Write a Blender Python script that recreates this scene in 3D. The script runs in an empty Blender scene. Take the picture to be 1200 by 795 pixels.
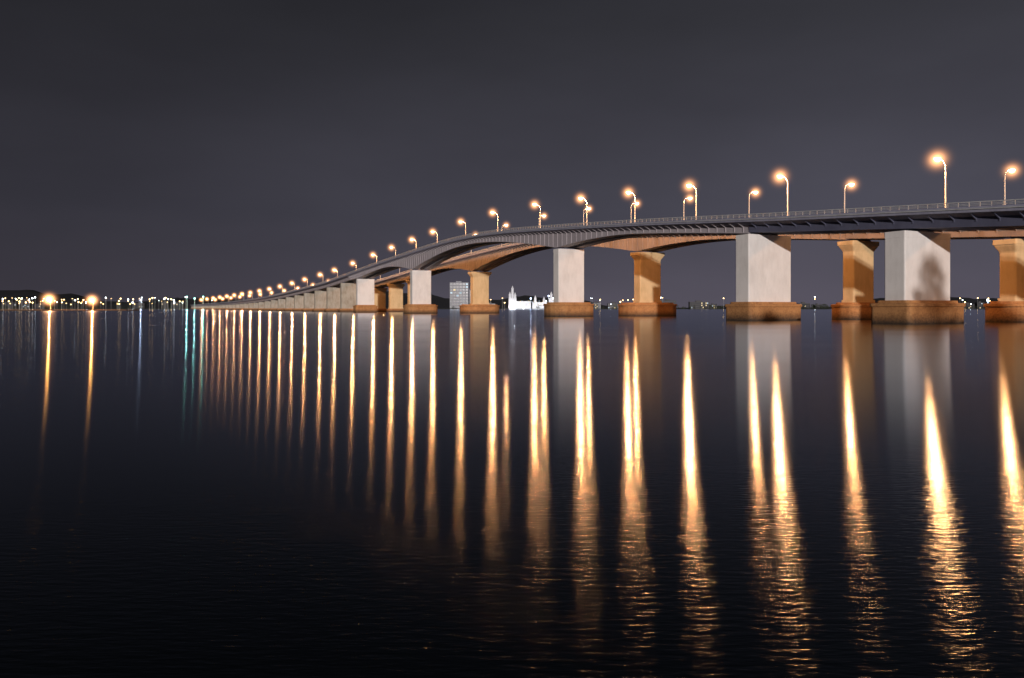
import bpy, bmesh, math, random
from mathutils import Vector
random.seed(7)
scene=bpy.context.scene
scene.view_settings.view_transform='Standard'
scene.view_settings.look='None'
scene.view_settings.exposure=0
C=bpy.context.collection

# ------------------------------------------------------------ materials
def nt(name):
    m=bpy.data.materials.new(name); m.use_nodes=True
    t=m.node_tree; return m,t,t.nodes,t.links
def concrete(name,c1,c2,scale=0.25,rough=0.85,streak=True,wet=None,bump=0.15,vs=0.12):
    m,t,N,L=nt(name); b=N['Principled BSDF']; b.inputs['Roughness'].default_value=rough
    geo=N.new('ShaderNodeNewGeometry')
    mp=N.new('ShaderNodeMapping'); mp.inputs['Scale'].default_value=(1,1,vs if streak else 1)
    L.new(geo.outputs['Position'],mp.inputs['Vector'])
    n=N.new('ShaderNodeTexNoise'); n.inputs['Scale'].default_value=scale*4; n.inputs['Detail'].default_value=8; n.inputs['Roughness'].default_value=0.65
    L.new(mp.outputs[0],n.inputs['Vector'])
    n2=N.new('ShaderNodeTexNoise'); n2.inputs['Scale'].default_value=scale; n2.inputs['Detail'].default_value=6
    L.new(geo.outputs['Position'],n2.inputs['Vector'])
    add=N.new('ShaderNodeMath'); add.operation='MULTIPLY_ADD'; add.inputs[1].default_value=0.5
    L.new(n.outputs['Fac'],add.inputs[0])
    h=N.new('ShaderNodeMath'); h.operation='MULTIPLY'; h.inputs[1].default_value=0.5
    L.new(n2.outputs['Fac'],h.inputs[0]); L.new(h.outputs[0],add.inputs[2])
    r=N.new('ShaderNodeValToRGB'); r.color_ramp.elements[0].position=0.36; r.color_ramp.elements[1].position=0.56
    r.color_ramp.elements[0].color=(*c2,1); r.color_ramp.elements[1].color=(*c1,1)
    L.new(add.outputs[0],r.inputs['Fac'])
    out=r.outputs['Color']
    if wet:
        sx=N.new('ShaderNodeSeparateXYZ'); L.new(geo.outputs['Position'],sx.inputs[0])
        ad=N.new('ShaderNodeMath'); ad.operation='MULTIPLY_ADD'; ad.inputs[1].default_value=1.6
        L.new(n.outputs['Fac'],ad.inputs[0]); L.new(sx.outputs['Z'],ad.inputs[2])
        mr=N.new('ShaderNodeMapRange'); mr.inputs['From Min'].default_value=wet[0]+0.6; mr.inputs['From Max'].default_value=wet[1]+1.0
        L.new(ad.outputs[0],mr.inputs['Value'])
        mx=N.new('ShaderNodeMixRGB'); mx.inputs['Color1'].default_value=(*wet[2],1)
        L.new(mr.outputs[0],mx.inputs['Fac']); L.new(out,mx.inputs['Color2']); out=mx.outputs['Color']
    L.new(out,b.inputs['Base Color'])
    bp=N.new('ShaderNodeBump'); bp.inputs['Strength'].default_value=bump; bp.inputs['Distance'].default_value=0.2
    L.new(n.outputs['Fac'],bp.inputs['Height']); L.new(bp.outputs[0],b.inputs['Normal'])
    return m
def emis(name,col,s):
    m,t,N,L=nt(name); N.remove(N['Principled BSDF'])
    e=N.new('ShaderNodeEmission'); e.inputs['Color'].default_value=(*col,1); e.inputs['Strength'].default_value=s
    L.new(e.outputs[0],N['Material Output'].inputs['Surface']); return m
M_pier=concrete('pier_white_concrete',(0.82,0.76,0.71),(0.70,0.64,0.59),0.13,vs=.35,bump=.08)
M_pier_old=concrete('pier_old_concrete',(0.70,0.50,0.27),(0.58,0.40,0.20),0.18,vs=.3,bump=.08)
M_pier_far=concrete('pier_dimmed_concrete',(0.46,0.40,0.32),(0.32,0.26,0.19),0.18,vs=.3)  # darker tone puts the dim light on the far piers into the colour
M_foot=concrete('footing_stained_concrete',(0.48,0.225,0.08),(0.33,0.14,0.048),0.5,wet=(0.3,2.4,(0.04,0.025,0.015)),vs=1.0,bump=.3)
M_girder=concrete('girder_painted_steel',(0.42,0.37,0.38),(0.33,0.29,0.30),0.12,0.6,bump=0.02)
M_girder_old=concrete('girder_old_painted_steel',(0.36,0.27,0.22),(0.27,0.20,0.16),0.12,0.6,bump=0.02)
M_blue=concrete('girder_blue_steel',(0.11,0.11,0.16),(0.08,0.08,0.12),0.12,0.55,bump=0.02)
M_slab=concrete('deck_edge_concrete',(0.30,0.29,0.36),(0.22,0.21,0.27),0.3)
M_asph=concrete('asphalt',(0.055,0.055,0.055),(0.04,0.04,0.04),1.5,0.9,False)
M_rail=concrete('rail_metal',(0.5,0.49,0.48),(0.36,0.35,0.34),0.5,0.45)
M_white=concrete('road_paint_white',(0.8,0.8,0.78),(0.65,0.65,0.63),0.8,0.8,False)
M_pole=concrete('lamp_pole_galvanised',(0.62,0.60,0.56),(0.5,0.48,0.45),0.8,0.4)
M_lamp=emis('sodium_lamp_glass',(1.0,0.70,0.40),12)
def halo_mat(name,col,k,pw):
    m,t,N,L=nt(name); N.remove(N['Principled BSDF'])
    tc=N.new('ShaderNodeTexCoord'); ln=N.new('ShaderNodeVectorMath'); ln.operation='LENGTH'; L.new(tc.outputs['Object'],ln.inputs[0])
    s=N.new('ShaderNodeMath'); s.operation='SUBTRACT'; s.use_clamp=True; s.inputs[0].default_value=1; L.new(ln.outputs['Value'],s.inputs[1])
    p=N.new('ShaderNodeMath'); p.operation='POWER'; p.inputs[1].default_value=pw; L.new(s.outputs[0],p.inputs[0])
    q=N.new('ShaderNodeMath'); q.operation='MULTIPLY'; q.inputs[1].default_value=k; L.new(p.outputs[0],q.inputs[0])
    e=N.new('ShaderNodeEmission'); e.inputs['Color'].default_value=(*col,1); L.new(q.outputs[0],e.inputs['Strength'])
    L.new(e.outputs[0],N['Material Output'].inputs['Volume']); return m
M_halo=halo_mat('lamp_glow_halo',(1.0,0.43,0.17),3.2,9)  # volume glows by itself to imitate a halo of light; scatters nothing

# ------------------------------------------------------------ mesh helpers
def mk(name,verts,faces,mats,fm=None,parent=None,smooth=False):
    me=bpy.data.meshes.new(name); me.from_pydata([tuple(v) for v in verts],[],faces)
    for m in mats: me.materials.append(m)
    if fm: me.polygons.foreach_set('material_index',fm)
    if smooth: me.polygons.foreach_set('use_smooth',[True]*len(me.polygons))
    bm=bmesh.new(); bm.from_mesh(me); bmesh.ops.recalc_face_normals(bm,faces=bm.faces); bm.to_mesh(me); bm.free()
    o=bpy.data.objects.new(name,me); C.objects.link(o)
    if parent: o.parent=parent
    return o
def empty(name,loc=(0,0,0)):
    e=bpy.data.objects.new(name,None); e.location=loc; C.objects.link(e); return e
class MB:
    def __init__(s): s.v=[]; s.f=[]; s.m=[]
    def add(s,v,f,mi=0):
        o=len(s.v); s.v+= [tuple(x) for x in v]; s.f+=[tuple(i+o for i in q) for q in f]; s.m+=[mi]*len(f)
    def loft(s,rings,mi=0,cap=True,closed=True):
        n=len(rings[0]); v=[p for r in rings for p in r]; f=[]
        for i in range(len(rings)-1):
            for j in range(n if closed else n-1):
                k=(j+1)%n; f.append((i*n+j,i*n+k,(i+1)*n+k,(i+1)*n+j))
        if cap:
            f.append(tuple(range(n))); f.append(tuple((len(rings)-1)*n+j for j in range(n)))
        s.add(v,f,mi)
    def box(s,x0,x1,y0,y1,z0,z1,mi=0,fn=lambda a,b,c:(a,b,c)):
        v=[fn(a,b,c) for a in(x0,x1) for b in(y0,y1) for c in(z0,z1)]
        s.add(v,[(0,1,3,2),(4,6,7,5),(0,4,5,1),(2,3,7,6),(0,2,6,4),(1,5,7,3)],mi)
    def obj(s,name,mats,parent=None,smooth=False): return mk(name,s.v,s.f,mats,s.m,parent,smooth)

# ------------------------------------------------------------ bridge path
HT=[(20,15.5),(60,18.5),(100,21.3),(149,24.8),(163,26.1),(201,29.0),(215,30.2),(234,32),(288,36.3),(356,40.9),(392,41.7),(425,41.0),(529,35.7),(687,26.4),(1019,17.0),(1696,13.4),(2300,12.5)]
def H0(z):
    z=min(max(z,HT[0][0]),HT[-1][0])
    for i in range(len(HT)-1):
        if z<=HT[i+1][0]: break
    x0,y0=HT[i]; x1,y1=HT[i+1]
    def sl(k):
        if k<=0: return (HT[1][1]-HT[0][1])/(HT[1][0]-HT[0][0])
        if k>=len(HT)-1: return 0
        return (HT[k+1][1]-HT[k-1][1])/(HT[k+1][0]-HT[k-1][0])
    h=x1-x0; t=(z-x0)/h; m0=sl(i)*h; m1=sl(i+1)*h
    return (2*t**3-3*t**2+1)*y0+(t**3-2*t**2+t)*m0+(-2*t**3+3*t**2)*y1+(t**3-t**2)*m1
def H(z):
    return sum(H0(z+d)*w for d,w in((-24,1),(-12,2),(0,3),(12,2),(24,1)))/9
DX,DY=-0.461,0.888
def P(z,w,h): return (184.7-0.519*z+0.888*w, z+0.461*w, h)
PIERS=[44,87,130,173,215,310,467,576]+[576+43*k for k in range(1,36)]
DEP={215:5.3,310:9.4,467:11.4,576:6.3}
def depth(z):
    if z<=215: return 5.3
    if z>=576: return max(5.3,6.3-(z-576)/24*1.0)
    ks=[215,310,467,576]
    for a,b in zip(ks,ks[1:]):
        if a<=z<=b:
            t=(z-a)/(b-a); base=4.7
            return base+(DEP[a]-base)*max(0,1-2*t)**1.8+(DEP[b]-base)*max(0,2*t-1)**1.8
def frange(a,b,s):
    r=[];x=a
    while x<b-1e-6: r.append(x); x+=s
    r.append(b); return r
ZN,ZF=30,2080

def roundrect(L,T,r,n=5):
    pts=[]
    for cx,cy,a0 in((L/2-r,T/2-r,0),(-L/2+r,T/2-r,90),(-L/2+r,-T/2+r,180),(L/2-r,-T/2+r,270)):
        for k in range(n+1):
            a=math.radians(a0+90*k/n); pts.append((cx+r*math.cos(a),cy+r*math.sin(a)))
    return pts
def ring(z,wc,L,T,r,h):
    bx,by,_=P(z,wc,0)
    return [(bx+0.888*a+DX*b, by+0.461*a+DY*b, h) for a,b in roundrect(L,T,r)]

def bridge(name,wc,rear):
    root=empty(name)
    zs=frange(ZN,ZF,6)
    hw=8.6
    mb=MB()
    prof=lambda h:[(-hw,h-0.95),(-hw,h-2.15),(-hw+0.5,h-2.35),(-6.0,h-2.9),(6.0,h-2.9),(hw-0.5,h-2.35),(hw,h-2.15),(hw,h-0.95),
                   (hw-0.35,h-0.95),(hw-0.4,h-1.6),(hw-2.2,h-1.6),(hw-2.2,h-1.75),(-hw+2.2,h-1.75),(-hw+2.2,h-1.6),(-hw+0.4,h-1.6),(-hw+0.35,h-0.95)]
    mb.loft([[P(z,wc+a,b) for a,b in prof(H(z))] for z in zs])
    mb.obj('deck_slab',[M_slab],root)
    v=[];f=[]
    for i,z in enumerate(zs):
        v+=[P(z,wc-6.35,H(z)-1.745),P(z,wc+6.35,H(z)-1.745)]
        if i: f.append((2*i-2,2*i-1,2*i+1,2*i))
    mk('road_surface',v,f,[M_asph],parent=root)
    mb=MB()
    for off in(-6.0,5.85):
        v=[];f=[]
        for i,z in enumerate(zs):
            v+=[P(z,wc+off,H(z)-1.741),P(z,wc+off+0.15,H(z)-1.741)]
            if i: f.append((2*i-2,2*i-1,2*i+1,2*i))
        mb.add(v,f)
    z=ZN
    while z<900:
        mb.add([P(z,wc-.08,H(z)-1.741),P(z,wc+.08,H(z)-1.741),P(z+4.5,wc+.08,H(z+4.5)-1.741),P(z+4.5,wc-.08,H(z+4.5)-1.741)],[(0,1,2,3)]); z+=9
    mb.obj('lane_markings',[M_white],root)
    mb=MB()
    for s in(-1,1):
        w=wc+s*(hw-0.2)
        for dh,th in((0.0,0.10),(-0.38,0.05),(-0.66,0.05)):
            mb.loft([[P(z,w-th,H(z)+dh-th),P(z,w+th,H(z)+dh-th),P(z,w+th,H(z)+dh+th),P(z,w-th,H(z)+dh+th)] for z in zs])
        z=ZN
        while z<900:
            h=H(z); mb.box(z-.06,z+.06,w-.05,w+.05,h-0.96,h-.02,fn=P); z+=2.0
        w2=wc+s*(hw+.16)
        mb.loft([[P(z,w2-.1,H(z)-1.55),P(z,w2+.1,H(z)-1.55),P(z,w2+.1,H(z)-1.35),P(z,w2-.1,H(z)-1.35)] for z in zs])
    mb.obj('handrail',[M_rail],root)
    g0=MB()
    gm=M_girder_old if rear else M_girder
    za=frange(ZN,215,5)
    for c in(-4.6,0,4.6):
        g0.loft([[P(z,wc+c-1.3,H(z)-2.85),P(z,wc+c+1.3,H(z)-2.85),P(z,wc+c+1.1,H(z)-5.0),P(z,wc+c-1.1,H(z)-5.0)] for z in za])
    z=ZN+2
    while z<214:
        h=H(z)
        g0.box(z-.12,z+.12,wc-5.95,wc+5.95,h-3.9,h-2.88,fn=P)
        for s in(-1,1): 
            g0.add([P(z-.1,wc+s*5.9,h-2.86),P(z+.1,wc+s*5.9,h-2.86),P(z-.1,wc+s*8.0,h-2.40),P(z+.1,wc+s*8.0,h-2.40),P(z-.1,wc+s*5.8,h-3.6),P(z+.1,wc+s*5.8,h-3.6)],
                   [(0,2,4),(1,5,3),(2,3,5,4)])
        z+=4.2
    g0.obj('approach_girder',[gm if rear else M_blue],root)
    g1=MB()
    zm=frange(215,600,3)
    for c in(-4.0,4.0):
        g1.loft([[P(z,wc+c-1.6,H(z)-2.87),P(z,wc+c+1.6,H(z)-2.87),P(z,wc+c+1.6,H(z)-depth(z)+.25),P(z,wc+c+1.9,H(z)-depth(z)+.25),P(z,wc+c+1.9,H(z)-depth(z)),P(z,wc+c-1.9,H(z)-depth(z)),P(z,wc+c-1.9,H(z)-depth(z)+.25),P(z,wc+c-1.6,H(z)-depth(z)+.25)] for z in zm])
    z=217
    while z<598:
        h=H(z); d=depth(z)
        for c in(-4.0,4.0):
            for s in(-1,1):
                g1.box(z-.07,z+.07,wc+c+s*1.58,wc+c+s*1.82,h-d+.26,h-2.9,fn=P)
        g1.box(z-.15,z+.15,wc-2.38,wc+2.38,h-d+.5,h-d+1.2,fn=P)
        for s in(-1,1):
            g1.add([P(z-.1,wc+s*5.9,h-2.86),P(z+.1,wc+s*5.9,h-2.86),P(z-.1,wc+s*8.0,h-2.40),P(z+.1,wc+s*8.0,h-2.40),P(z-.1,wc+s*5.6,h-3.6),P(z+.1,wc+s*5.6,h-3.6)],
                   [(0,2,4),(1,5,3),(2,3,5,4)])
        z+=3.2
    g1.obj('haunched_girder',[gm],root)
    g2=MB()
    zf=frange(600,ZF,8)
    for c in(-4.2,4.2):
        g2.loft([[P(z,wc+c-1.5,H(z)-2.87),P(z,wc+c+1.5,H(z)-2.87),P(z,wc+c+1.2,H(z)-5.2),P(z,wc+c-1.2,H(z)-5.2)] for z in zf])
    g2.obj('far_approach_girder',[gm],root)
    pm=MB(); fm=MB(); brg=MB()
    for z in PIERS:
        top=H(z)-depth(z)-0.45
        if z in(310,467): L_,T_=12.6,4.4
        elif z<300: L_,T_=16.8,5.2
        else: L_,T_=13.5,4.0
        if rear:
            L_,T_=(9.6,4.2) if z<300 else (11.5,4.8)
        fh=5.3 if z<300 else 5.9
        if z>600: fh=3.0
        if fh>top-3: fh=1.5
        mi=0 if (rear or z<600) else 1
        if not rear:
            pm.loft([ring(z,wc,L_+c,T_+c,.35,h) for h,c in((fh-.3,0),(top-1.5,0),(top-1.49,.12),(top,.12))],mi)
        else:
            pm.loft([ring(z,wc,L_+c,T_+c*.6,.5,h) for h,c in((fh-.3,.8),(fh+.8,.8),(fh+.81,0),(top-3.4,0),(top-3.0,.3),(top-1.7,2.2),(top-1.3,2.4),(top-1.29,3.0),(top,3.0))],mi)
        for a in(-4,4):
            brg.box(z-.7,z+.7,wc+a-.9,wc+a+.9,top-.02,top+.55,fn=P)
        if z in(310,467): FL,FT,r=(21.5,14.5,7.0)
        elif z<300: FL,FT,r=(20.5,10,1.0)
        else: FL,FT,r=(17.5,8,1.5)
        if rear: FL,FT,r=(26.5,20,9.8) if z in(310,467) else ((16,10,3) if z<300 else (15,8,2))
        fm.loft([ring(z,wc,FL+c,FT+c,r,h) for h,c in((-3,0),(fh-1.5,0),(fh-1.35,.5),(fh-.75,.5),(fh-.6,0.1),(fh-.59,-1.6),(fh,-1.8))])
    pm.obj('piers',[M_pier_old if rear else M_pier,M_pier_far],root)
    fm.obj('pier_footings',[M_foot],root)
    brg.obj('bearings',[M_blue],root)
    return root
bridge('road_bridge',0,False)
bridge('road_bridge',41,True)

# ------------------------------------------------------------ street lamps
def lamp_mesh():
    mb=MB()
    def circ(c,r,tx,tz,n=10):
        return [(c[0]+r*math.cos(a)*tz, r*math.sin(a), c[2]-r*math.cos(a)*tx) for a in[2*math.pi*k/n for k in range(n)]]
    rings=[circ((0,0,0),.26,0,1),circ((0,0,.5),.26,0,1),circ((0,0,.55),.19,0,1),circ((0,0,6),.15,0,1),circ((0,0,11.6),.11,0,1)]
    for k in range(1,9):
        a=math.radians(84*k/8); x=2.6*(1-math.cos(a)); z=11.6+2.1*math.sin(a)
        tx=math.sin(a)*2.6; tz=math.cos(a)*2.1; l=math.hypot(tx,tz)
        rings.append(circ((x,0,z),.10,tx/l,tz/l))
    mb.loft(rings,0)
    def shell(x0,lx,wy,zc,hz,up,mi):
        n=16; rr=[]
        for i in range(6):
            t=math.radians(90*i/5); 
            rr.append([(x0+lx*math.cos(t)*math.cos(a),wy*math.cos(t)*math.sin(a),zc+up*hz*math.sin(t)) for a in[2*math.pi*k/n for k in range(n)]])
        mb.loft(rr[:-1],mi)
    shell(3.05,1.05,.6,13.72,.22,1,0)
    shell(3.1,1.0,.62,13.70,.85,-1,1)
    me=bpy.data.meshes.new('street_lamp_mesh'); me.from_pydata(mb.v,[],mb.f)
    me.materials.append(M_pole); me.materials.append(M_lamp); me.polygons.foreach_set('material_index',mb.m)
    me.polygons.foreach_set('use_smooth',[True]*len(me.polygons))
    bm=bmesh.new(); bm.from_mesh(me); bmesh.ops.recalc_face_normals(bm,faces=bm.faces); bm.to_mesh(me); bm.free()
    return me
LM=lamp_mesh()
bm=bmesh.new(); bmesh.ops.create_icosphere(bm,subdivisions=3,radius=1.0); HALOM=bpy.data.meshes.new('halo'); bm.to_mesh(HALOM); bm.free(); HALOM.materials.append(M_halo)
def point(name,parent,loc,power,rad,col):
    l=bpy.data.lights.new(name,'POINT'); l.energy=power; l.shadow_soft_size=rad; l.color=col
    o=bpy.data.objects.new(name,l); C.objects.link(o); o.parent=parent; o.location=loc; return o
SOD=(1.0,0.45,0.16)
def lamp(x,y,z,ang,power=20000,s=1.0,col=SOD,halo=7.0):
    o=bpy.data.objects.new('street_lamp',LM); C.objects.link(o)
    o.location=(x,y,z); o.rotation_euler=(0,0,ang); o.scale=(s,s,s)
    point('lamp_light',o,(3.1,0,12.45),power*random.uniform(.8,1.2),.35,col)
    g=bpy.data.objects.new('lamp_halo',HALOM); C.objects.link(g); g.parent=o; g.location=(3.1,0,13.4); g.scale=(halo,)*3  # added sphere emitting its own glow around the lamp head
ANG=math.atan2(0.461,0.888)
front=[55,95,133.5,175.5,217.5,252.5,283,312.7,348,388,425,464,498,536.5,577,629,685,736,800,862,930,1000,1075,1155,1240,1330,1430,1540,1660,1790,1930]
rear=[110,147,187,228.8,264,295,326,360,399,439,478,518,560,604,650,705,765,830,900,980,1065,1160,1260,1370,1490,1620,1760,1910]
for y in front:
    zc=y-.461*8.2; x,yy,_=P(zc,8.2,0); lamp(x,yy,H(zc)-1.6,ANG+math.pi,(25000 if y<600 else 25000+5*(y-600)),halo=7+max(0,y-400)*.005)
for y in rear:
    w=41-8.2; zc=y-.461*w; x,yy,_=P(zc,w,0); lamp(x,yy,H(zc)-1.6,ANG,(15000 if y<600 else max(4500,15000-12*(y-600))),halo=6+max(0,y-400)*.005)
def uv(u,yp,d): return ((u-600)/867*d, d, (361-yp)/867*d+3.6)
jet=MB(); 
x0,y0,_=uv(20,0,960); x1,y1,_=uv(150,0,960)
jet.box(x0-300,x1,y0-6,y0+30,-2,1.4); jet.box(x0-300,x1+2,y0-8,y0+1,-2,.7)
jet.obj('jetty',[M_foot])
for u,yp in((59,351),(109,352)):
    x,y,z=uv(u,yp,960)
    lamp(x,y,1.4,-math.pi/2,85000,(z-1.4)/13.5,(1.0,0.42,0.09),halo=22)

# ------------------------------------------------------------ water
m,t,N,L=nt('lake_water'); N.remove(N['Principled BSDF'])
geo=N.new('ShaderNodeNewGeometry')
def noise(scale,sx,sy,rot,detail=3,rough=.55):
    mp=N.new('ShaderNodeMapping'); mp.inputs['Rotation'].default_value=(0,0,rot); mp.inputs['Scale'].default_value=(sx,sy,1)
    L.new(geo.outputs['Position'],mp.inputs['Vector'])
    n=N.new('ShaderNodeTexNoise'); n.inputs['Scale'].default_value=scale; n.inputs['Detail'].default_value=detail; n.inputs['Roughness'].default_value=rough
    L.new(mp.outputs[0],n.inputs['Vector']); return n.outputs['Fac']
def mrange(src,a,b,c,d_,smooth=False):
    q=N.new('ShaderNodeMapRange'); q.inputs['From Min'].default_value=a; q.inputs['From Max'].default_value=b; q.inputs['To Min'].default_value=c; q.inputs['To Max'].default_value=d_
    if smooth: q.interpolation_type='SMOOTHERSTEP'
    L.new(src,q.inputs['Value']); return q.outputs[0]
sy=N.new('ShaderNodeSeparateXYZ'); L.new(geo.outputs['Position'],sy.inputs[0])
calm=mrange(sy.outputs['Y'],5,22,1,.03,True)
b1=N.new('ShaderNodeBump'); b1.inputs['Distance'].default_value=.014
b2=N.new('ShaderNodeBump'); b2.inputs['Distance'].default_value=.008
L.new(calm,b1.inputs['Strength']); L.new(calm,b2.inputs['Strength'])
L.new(noise(10,.27,1,.02,2,.5),b1.inputs['Height']); L.new(noise(1.2,.2,1,-.04,2),b2.inputs['Height']); L.new(b2.outputs[0],b1.inputs['Normal'])
g=N.new('ShaderNodeBsdfAnisotropic'); g.distribution='BECKMANN'; g.inputs['Color'].default_value=(.84,.90,1,1)
ml=N.new('ShaderNodeMath'); ml.operation='MULTIPLY'; L.new(mrange(calm,.03,1,.144,.172),ml.inputs[1]); L.new(mrange(noise(.03,1,2,0),.35,.65,.95,1.05),ml.inputs[0]); L.new(ml.outputs[0],g.inputs['Roughness'])
L.new(mrange(calm,.03,1,.45,.33),g.inputs['Anisotropy'])
cx=N.new('ShaderNodeCombineXYZ'); cx.inputs[0].default_value=1; L.new(cx.outputs[0],g.inputs['Tangent'])
L.new(b1.outputs[0],g.inputs['Normal'])
d=N.new('ShaderNodeBsdfDiffuse'); d.inputs['Color'].default_value=(.0006,.003,.004,1)
fr=N.new('ShaderNodeFresnel'); fr.inputs['IOR'].default_value=1.33
mx=N.new('ShaderNodeMixShader'); L.new(fr.outputs[0],mx.inputs[0]); L.new(d.outputs[0],mx.inputs[1]); L.new(g.outputs[0],mx.inputs[2])
L.new(mx.outputs[0],N['Material Output'].inputs['Surface'])
mk('lake_water',[(-9000,-300,0),(9000,-300,0),(9000,9000,0),(-9000,9000,0)],[(0,1,2,3)],[m])

# ------------------------------------------------------------ near bank with lakeside trees (behind the photographer)
M_land=concrete('far_land',(0.03,0.035,0.025),(0.015,0.018,0.012),0.02,0.95,False)
M_fol=concrete('foliage_night',(0.05,0.06,0.03),(0.02,0.028,0.014),0.3,.95,False)
M_bark=concrete('bark',(0.10,0.07,0.05),(0.06,0.04,0.03),0.8)
v=[];f=[]
xs=frange(-600,600,12)
for i,x in enumerate(xs):
    e=-5-2*math.sin(x*.05)-1.2*math.sin(x*.17)
    v+=[(x,e,-.6),(x,e-3,.5),(x,e-14,1.0),(x,-300,1.4)]
    if i:
        for k in range(3): f.append((4*i-4+k,4*i+k,4*i+k+1,4*i-3+k))
mk('near_bank_ground',v,f,[M_land])
def tree(x,y,h,cr,name='zelkova_tree'):
    root=empty(name,(x,y,.9)); b=MB()
    def limb(p,q,r0,r1):
        p=Vector(p);q=Vector(q);d=(q-p).normalized(); a=d.orthogonal().normalized(); c=d.cross(a)
        b.loft([[o+(a*math.cos(t)+c*math.sin(t))*r for t in [k*math.pi/4 for k in range(8)]] for o,r in((p,r0),((p+q)/2,(r0+r1)/2),(q,r1))])
    limb((0,0,-.5),(0.2,.1,h*.42),h*.022,h*.014); limb((.2,.1,h*.42),(-.2,0,h*.85),h*.014,.06)
    for k in range(11):
        a=k*2.4; z0=h*(.36+.045*k); rr=cr*(.85-.04*k); limb((.1,.05,z0),(rr*math.cos(a),rr*math.sin(a),z0+h*.12),h*.008,.05)
    b.obj('trunk',[M_bark],root)
    l=MB()
    for k in range(90):
        a=random.uniform(0,6.28); t=random.uniform(.38,1); rad=cr*(1.0-.75*abs(t-.62)/.4)*random.uniform(.3,1)
        c=Vector((rad*math.cos(a),rad*math.sin(a),h*t)); s=cr*random.uniform(.16,.3)
        for q in range(45):
            o=c+Vector([random.gauss(0,.5) for _ in range(3)])*s; u=Vector([random.gauss(0,1) for _ in range(3)]).normalized()*random.uniform(.2,.42); w_=u.orthogonal().normalized()*u.length*.6
            l.add([o-u,o+w_,o+u,o-w_],[(0,1,2,3)])
    l.obj('leaves',[M_fol],root)
tree(101.0,-20,33,8.0); tree(78,-24,24,6); tree(128,-22,23,6)

# ------------------------------------------------------------ far shore
M_hill=concrete('hill_forest',(0.016,0.016,0.022),(0.010,0.010,0.014),0.01,1,False)
v=[];f=[]
xs=frange(-3500,4500,50)
for i,x in enumerate(xs):
    e=1980+60*math.sin(x*.004)+30*math.sin(x*.013+1)
    v+=[(x,e,-1),(x,e+6,1.2),(x,e+60,2.0),(x,9000,3)]
    if i:
        for k in range(3): f.append((4*i-4+k,4*i+k,4*i+k+1,4*i-3+k))
mk('far_shore_ground',v,f,[M_land])
def hills(name,y0,dep,x0,x1,fn,mat):
    mb=[];ff=[];nx=160;ny=8
    for i in range(nx+1):
        x=x0+(x1-x0)*i/nx
        for j in range(ny+1):
            s=math.sin(math.pi*j/ny); mb.append((x,y0+dep*j/ny,1+fn(x)*s**.8*(1+.12*math.sin(x*.02+j*2))))
    for i in range(nx):
        for j in range(ny): a=i*(ny+1)+j; ff.append((a,a+ny+1,a+ny+2,a+1))
    mk(name,mb,ff,[mat],smooth=True)
hills('distant_hills',4600,1400,-4200,4600,lambda x:max(4,90+45*math.sin(x*.0016+2.2)+22*math.sin(x*.005)+9*math.sin(x*.017)-55*min(1,max(0,(x+1500)/1500))),M_hill)
hills('wooded_hill',2500,500,-1420,-1010,lambda x:34*max(0,math.sin(math.pi*(x+1420)/410))**.7+3*math.sin(x*.06)+2*math.sin(x*.17),M_hill)
def treebelt(name,segs,n):
    mb=MB()
    for xa,xb,yc,hh in segs:
        k=int((xb-xa)/5*n)
        for _ in range(k):
            x=random.uniform(xa,xb); y=yc+random.uniform(-8,8); hgt=hh*random.uniform(.5,1.15); rad=hgt*random.uniform(.28,.45)
            mb.box(x-.25,x+.25,y-.25,y+.25,0,hgt*.5)
            for q in range(26):
                a=random.uniform(0,6.28); b=random.uniform(-1,1); rr=rad*random.uniform(.5,1)
                c=Vector((x+rr*math.cos(a)*math.sqrt(1-b*b),y+rr*math.sin(a)*math.sqrt(1-b*b),hgt*.62+b*hgt*.38))
                s=rad*random.uniform(.2,.42)
                p=[c+Vector((random.uniform(-1,1),random.uniform(-1,1),random.uniform(-1,1)))*s for _ in range(4)]
                mb.add(p,[(0,1,2),(0,2,3),(0,3,1),(1,3,2)])
    return mb.obj(name,[M_fol])
treebelt('distant_tree_line',[(-1400,-900,2010,10),(-260,-40,2030,9),(60,330,1950,14),(340,900,2010,13),(1100,2200,2020,11)],.6)

# ------------------------------------------------------------ buildings
def wall_mat(name,c,e=0): return concrete(name,c,tuple(k*.8 for k in c),.08,.85)
M_win_dark=concrete('window_dark',(.03,.035,.045),(.02,.022,.03),.1,.2,False)
M_win_lit=emis('window_lit_warm',(1,.78,.45),1.2)
M_win_cool=emis('window_lit_cool',(.75,.9,1),1.0)
def building(name,x,y,w,dp,h,fl,cols,wall,lit=.3,roof=True,cool=.3,base=1.5):
    root=empty(name,(x,y,0))
    b=MB(); b.box(-w/2,w/2,0,dp,base-2.5,base+h)
    b.box(-w/2-.4,w/2+.4,-.4,dp+.4,base+h,base+h+.9)
    if roof: b.box(-w*.18,w*.12,dp*.3,dp*.7,base+h+.9,base+h+4.5)
    fh=h/fl
    for i in range(1,fl): b.box(-w/2-.25,w/2+.25,-.9,-.02,base+i*fh-.25,base+i*fh+.1)
    b.obj('walls',[wall],root)
    wn=MB()
    for i in range(fl):
        for j in range(cols):
            cw=w/cols; xx=-w/2+cw*(j+.5); r=random.random()
            mi=0 if r>lit else (2 if random.random()<cool else 1)
            wn.box(xx-cw*.32,xx+cw*.32,-.06,.3,base+i*fh+fh*.25,base+i*fh+fh*.8,mi)
    wn.obj('windows',[M_win_dark,M_win_lit,M_win_cool],root)
    return root
W_grey=wall_mat('wall_grey',(.34,.34,.36)); W_dark=wall_mat('wall_dark',(.08,.075,.075)); W_white=wall_mat('wall_white',(.75,.75,.78))
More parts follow.
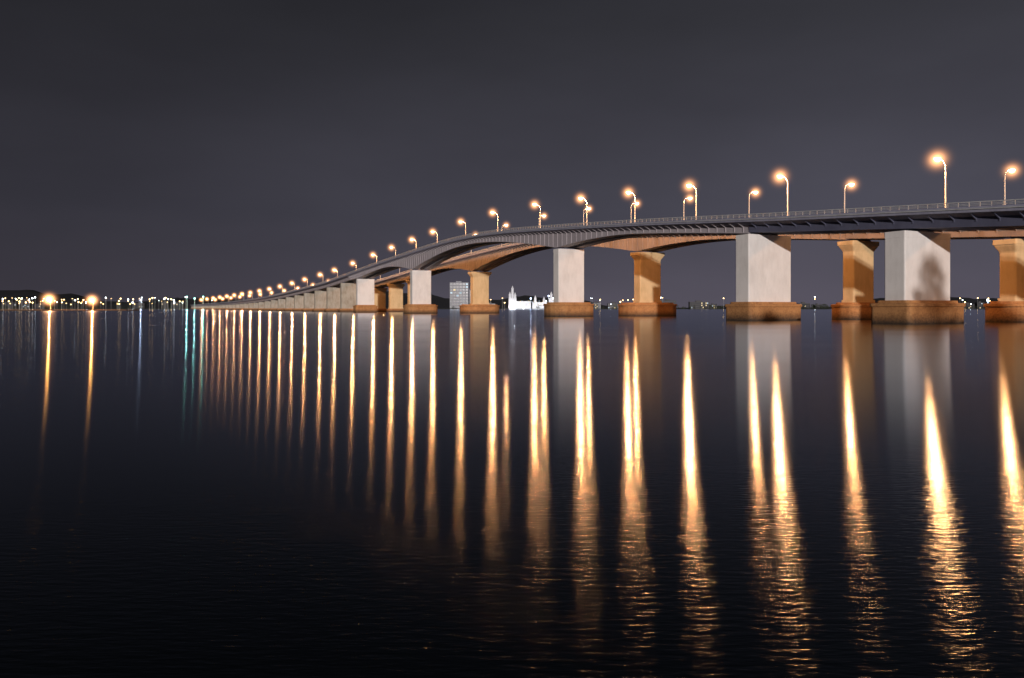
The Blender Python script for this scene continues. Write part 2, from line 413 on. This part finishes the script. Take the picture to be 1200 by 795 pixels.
x,y,_=uv(538,0,2060)
building('hotel_building',x,y,52,18,72,9,6,W_grey,.12)
x,_,_=uv(553,0,2060); building('hotel_annex',x,y+4,14,16,52,7,2,W_grey,.1)
for u,w,h,fl in((574,30,14,4),(655,26,12,3),(720,34,14,3),(785,44,22,4),(820,56,18,3),(838,18,10,2),(700,20,16,4),(1135,30,12,3),(1150,18,16,4),(10,40,16,4),(28,26,22,6),(45,30,12,3),(160,28,14,4),(205,30,14,3),(190,18,18,5),(945,32,14,3),(960,18,10,2)):
    x,y,_=uv(u,0,2060); building('lakeside_building',x,y+random.uniform(-6,20),w,14,h,fl,max(3,int(w/4)),W_dark,.12)
root=empty('floodlit_hall',(uv(618,0,2040)[0],2040,0))
b=MB()
b.box(-52,-30,0,20,0,30); b.box(-30,10,3,20,0,22); b.box(14,56,2,20,0,19); b.box(60,76,0,14,0,30)
for xx,hh in((-48,40),(-41,56),(-34,38),(22,30),(46,26),(66,40)):
    b.box(xx-3,xx+3,-1,6,0,hh); b.add([(xx-3.5,-1.5,hh),(xx+3.5,-1.5,hh),(xx+3.5,6.5,hh),(xx-3.5,6.5,hh),(xx,2.5,hh+9)],[(0,1,4),(1,2,4),(2,3,4),(3,0,4)])
for k in range(9): b.box(-28+k*4.2,-27.2+k*4.2,1.8,3,0,16.6)
b.obj('walls',[W_white],root)
b=MB()
for i in range(70):
    xx=random.uniform(-50,74); zz=random.uniform(4,22); b.box(xx-.9,xx+.9,-1.3,-1.1,zz,zz+1.8,random.choice((0,0,1)))
b.obj('windows',[M_win_cool,M_win_lit],root)
for xx,pw in((-45,12000),(-36,9000),(-10,6000),(10,4000),(30,6000),(50,7000),(68,12000)):
    point('floodlight',root,(xx,-14,5),pw,.6,(.92,.94,1.0))

# ------------------------------------------------------------ distant lamps
def lightset(name,pts,col,s):
    mb=MB()
    for x,y,z,r in pts:
        mb.box(x-.12,x+.12,y-.12,y+.12,0,z-r*.9,1)
        rr=[]
        for i in range(1,6):
            t=math.pi*i/6; rr.append([(x+r*math.sin(t)*math.cos(a),y+r*math.sin(t)*math.sin(a),z+r*math.cos(t)) for a in[k*math.pi/4 for k in range(8)]])
        mb.loft(rr,0)
    return mb.obj(name,[emis(name+'_glow',col,s),M_pole])
def pts(lst,d=1960): 
    return [(*uv(u,y,d),r) for u,y,r in lst]
more=[random.uniform(0,215) for _ in range(40)]+[random.uniform(565,790) for _ in range(18)]+[random.uniform(1125,1200) for _ in range(3)]
lightset('shore_lights_warm',pts([(u,random.uniform(349,357),random.uniform(.5,1.5)) for u in [6,10,14,22,30,34,38,47,72,83,96,124,130,137,150,156,163,178,196,560,575,651,672,703,730,742,1131,1146,1160,848,690,955,1170]+more]),(1,.62,.25),14)
lightset('shore_lights_white',pts([(u,random.uniform(348,357),random.uniform(.5,1.5)) for u in [3,18,41,150,166,186,204,242,248,600,608,628,640,648,694,716,1138,1157,955]+[k+3 for k in more[::3]]]),(.85,.95,1),18)
for nm,col,lst,pw in (('pier_head_beacon',(.35,1.0,.82),((219,348),(228,350),(238,348)),30000),('harbour_floodlamp',(.6,.75,1),((622,350),(643,347),(1158,352),(165,352)),18000)):
    for u,yp in lst:
        x,y,z=uv(u,yp,1960); b=MB()
        b.loft([[(x+q*math.cos(k*math.pi/4),y+q*math.sin(k*math.pi/4),h) for k in range(8)] for q,h in((.5,0),(.3,z-1.2),(.9,z-1.1),(.9,z-.9))],0)
        b.loft([[(x+q*math.cos(k*math.pi/4),y+q*math.sin(k*math.pi/4),h) for k in range(8)] for q,h in((.8,z-.88),(1.5,z-.3),(1.5,z+.5),(.6,z+1.1))],1)
        o=b.obj(nm,[M_pole,emis(nm+'_glass',col,25)]); point(nm+'_light',o,(x,y-3,z),pw,.8,col)

# ------------------------------------------------------------ world
w=bpy.data.worlds.new('World'); scene.world=w; w.use_nodes=True
N=w.node_tree.nodes; L=w.node_tree.links; N.clear()
out=N.new('ShaderNodeOutputWorld'); tc=N.new('ShaderNodeTexCoord'); sx=N.new('ShaderNodeSeparateXYZ'); L.new(tc.outputs['Generated'],sx.inputs[0])
r=N.new('ShaderNodeValToRGB'); cr=r.color_ramp
cr.elements[0].position=0; cr.elements[0].color=(.098,.088,.116,1)
cr.elements[1].position=.7; cr.elements[1].color=(.010,.011,.015,1)
e=cr.elements.new(.12); e.color=(.064,.062,.082,1)
e=cr.elements.new(.35); e.color=(.034,.034,.042,1)
L.new(sx.outputs['Z'],r.inputs['Fac'])
mr=N.new('ShaderNodeMapRange'); mr.inputs['From Min'].default_value=-.6; mr.inputs['From Max'].default_value=.35; mr.inputs['To Min'].default_value=.48; mr.inputs['To Max'].default_value=1.0
L.new(sx.outputs['X'],mr.inputs['Value'])
nz=N.new('ShaderNodeTexNoise'); nz.inputs['Scale'].default_value=1.8; nz.inputs['Detail'].default_value=4
mpp=N.new('ShaderNodeMapping'); mpp.inputs['Scale'].default_value=(1,1,3); L.new(tc.outputs['Generated'],mpp.inputs[0]); L.new(mpp.outputs[0],nz.inputs['Vector'])
m2=N.new('ShaderNodeMapRange'); m2.inputs['To Min'].default_value=.6; m2.inputs['To Max'].default_value=1.45; L.new(nz.outputs['Fac'],m2.inputs['Value'])
mu=N.new('ShaderNodeMath'); mu.operation='MULTIPLY'; L.new(mr.outputs[0],mu.inputs[0]); L.new(m2.outputs[0],mu.inputs[1])
bg=N.new('ShaderNodeBackground'); L.new(r.outputs['Color'],bg.inputs['Color']); L.new(mu.outputs[0],bg.inputs['Strength'])
sky=N.new('ShaderNodeTexSky'); sky.sky_type='NISHITA'; sky.sun_disc=False; sky.sun_elevation=math.radians(-4); sky.sun_rotation=math.radians(190)
bg2=N.new('ShaderNodeBackground'); bg2.inputs['Strength'].default_value=.02; L.new(sky.outputs[0],bg2.inputs['Color'])
ad=N.new('ShaderNodeAddShader'); L.new(bg.outputs[0],ad.inputs[0]); L.new(bg2.outputs[0],ad.inputs[1]); L.new(ad.outputs[0],out.inputs['Surface'])

s=bpy.data.lights.new('sun','SUN'); s.energy=2.5; s.angle=math.radians(.8); s.color=(1,.94,.92)
so=bpy.data.objects.new('sun',s); C.objects.link(so)
dirv=Vector((-.02,1,-.10)); so.rotation_euler=dirv.to_track_quat('-Z','Y').to_euler()

cam=bpy.data.cameras.new('camera'); co=bpy.data.objects.new('camera',cam); C.objects.link(co)
co.location=(0,0,3.6); co.rotation_euler=(math.pi/2,0,0); cam.lens=26.0; cam.sensor_width=36; cam.shift_y=-36.5/1200
cam.clip_end=20000; cam.clip_start=.1; scene.camera=co
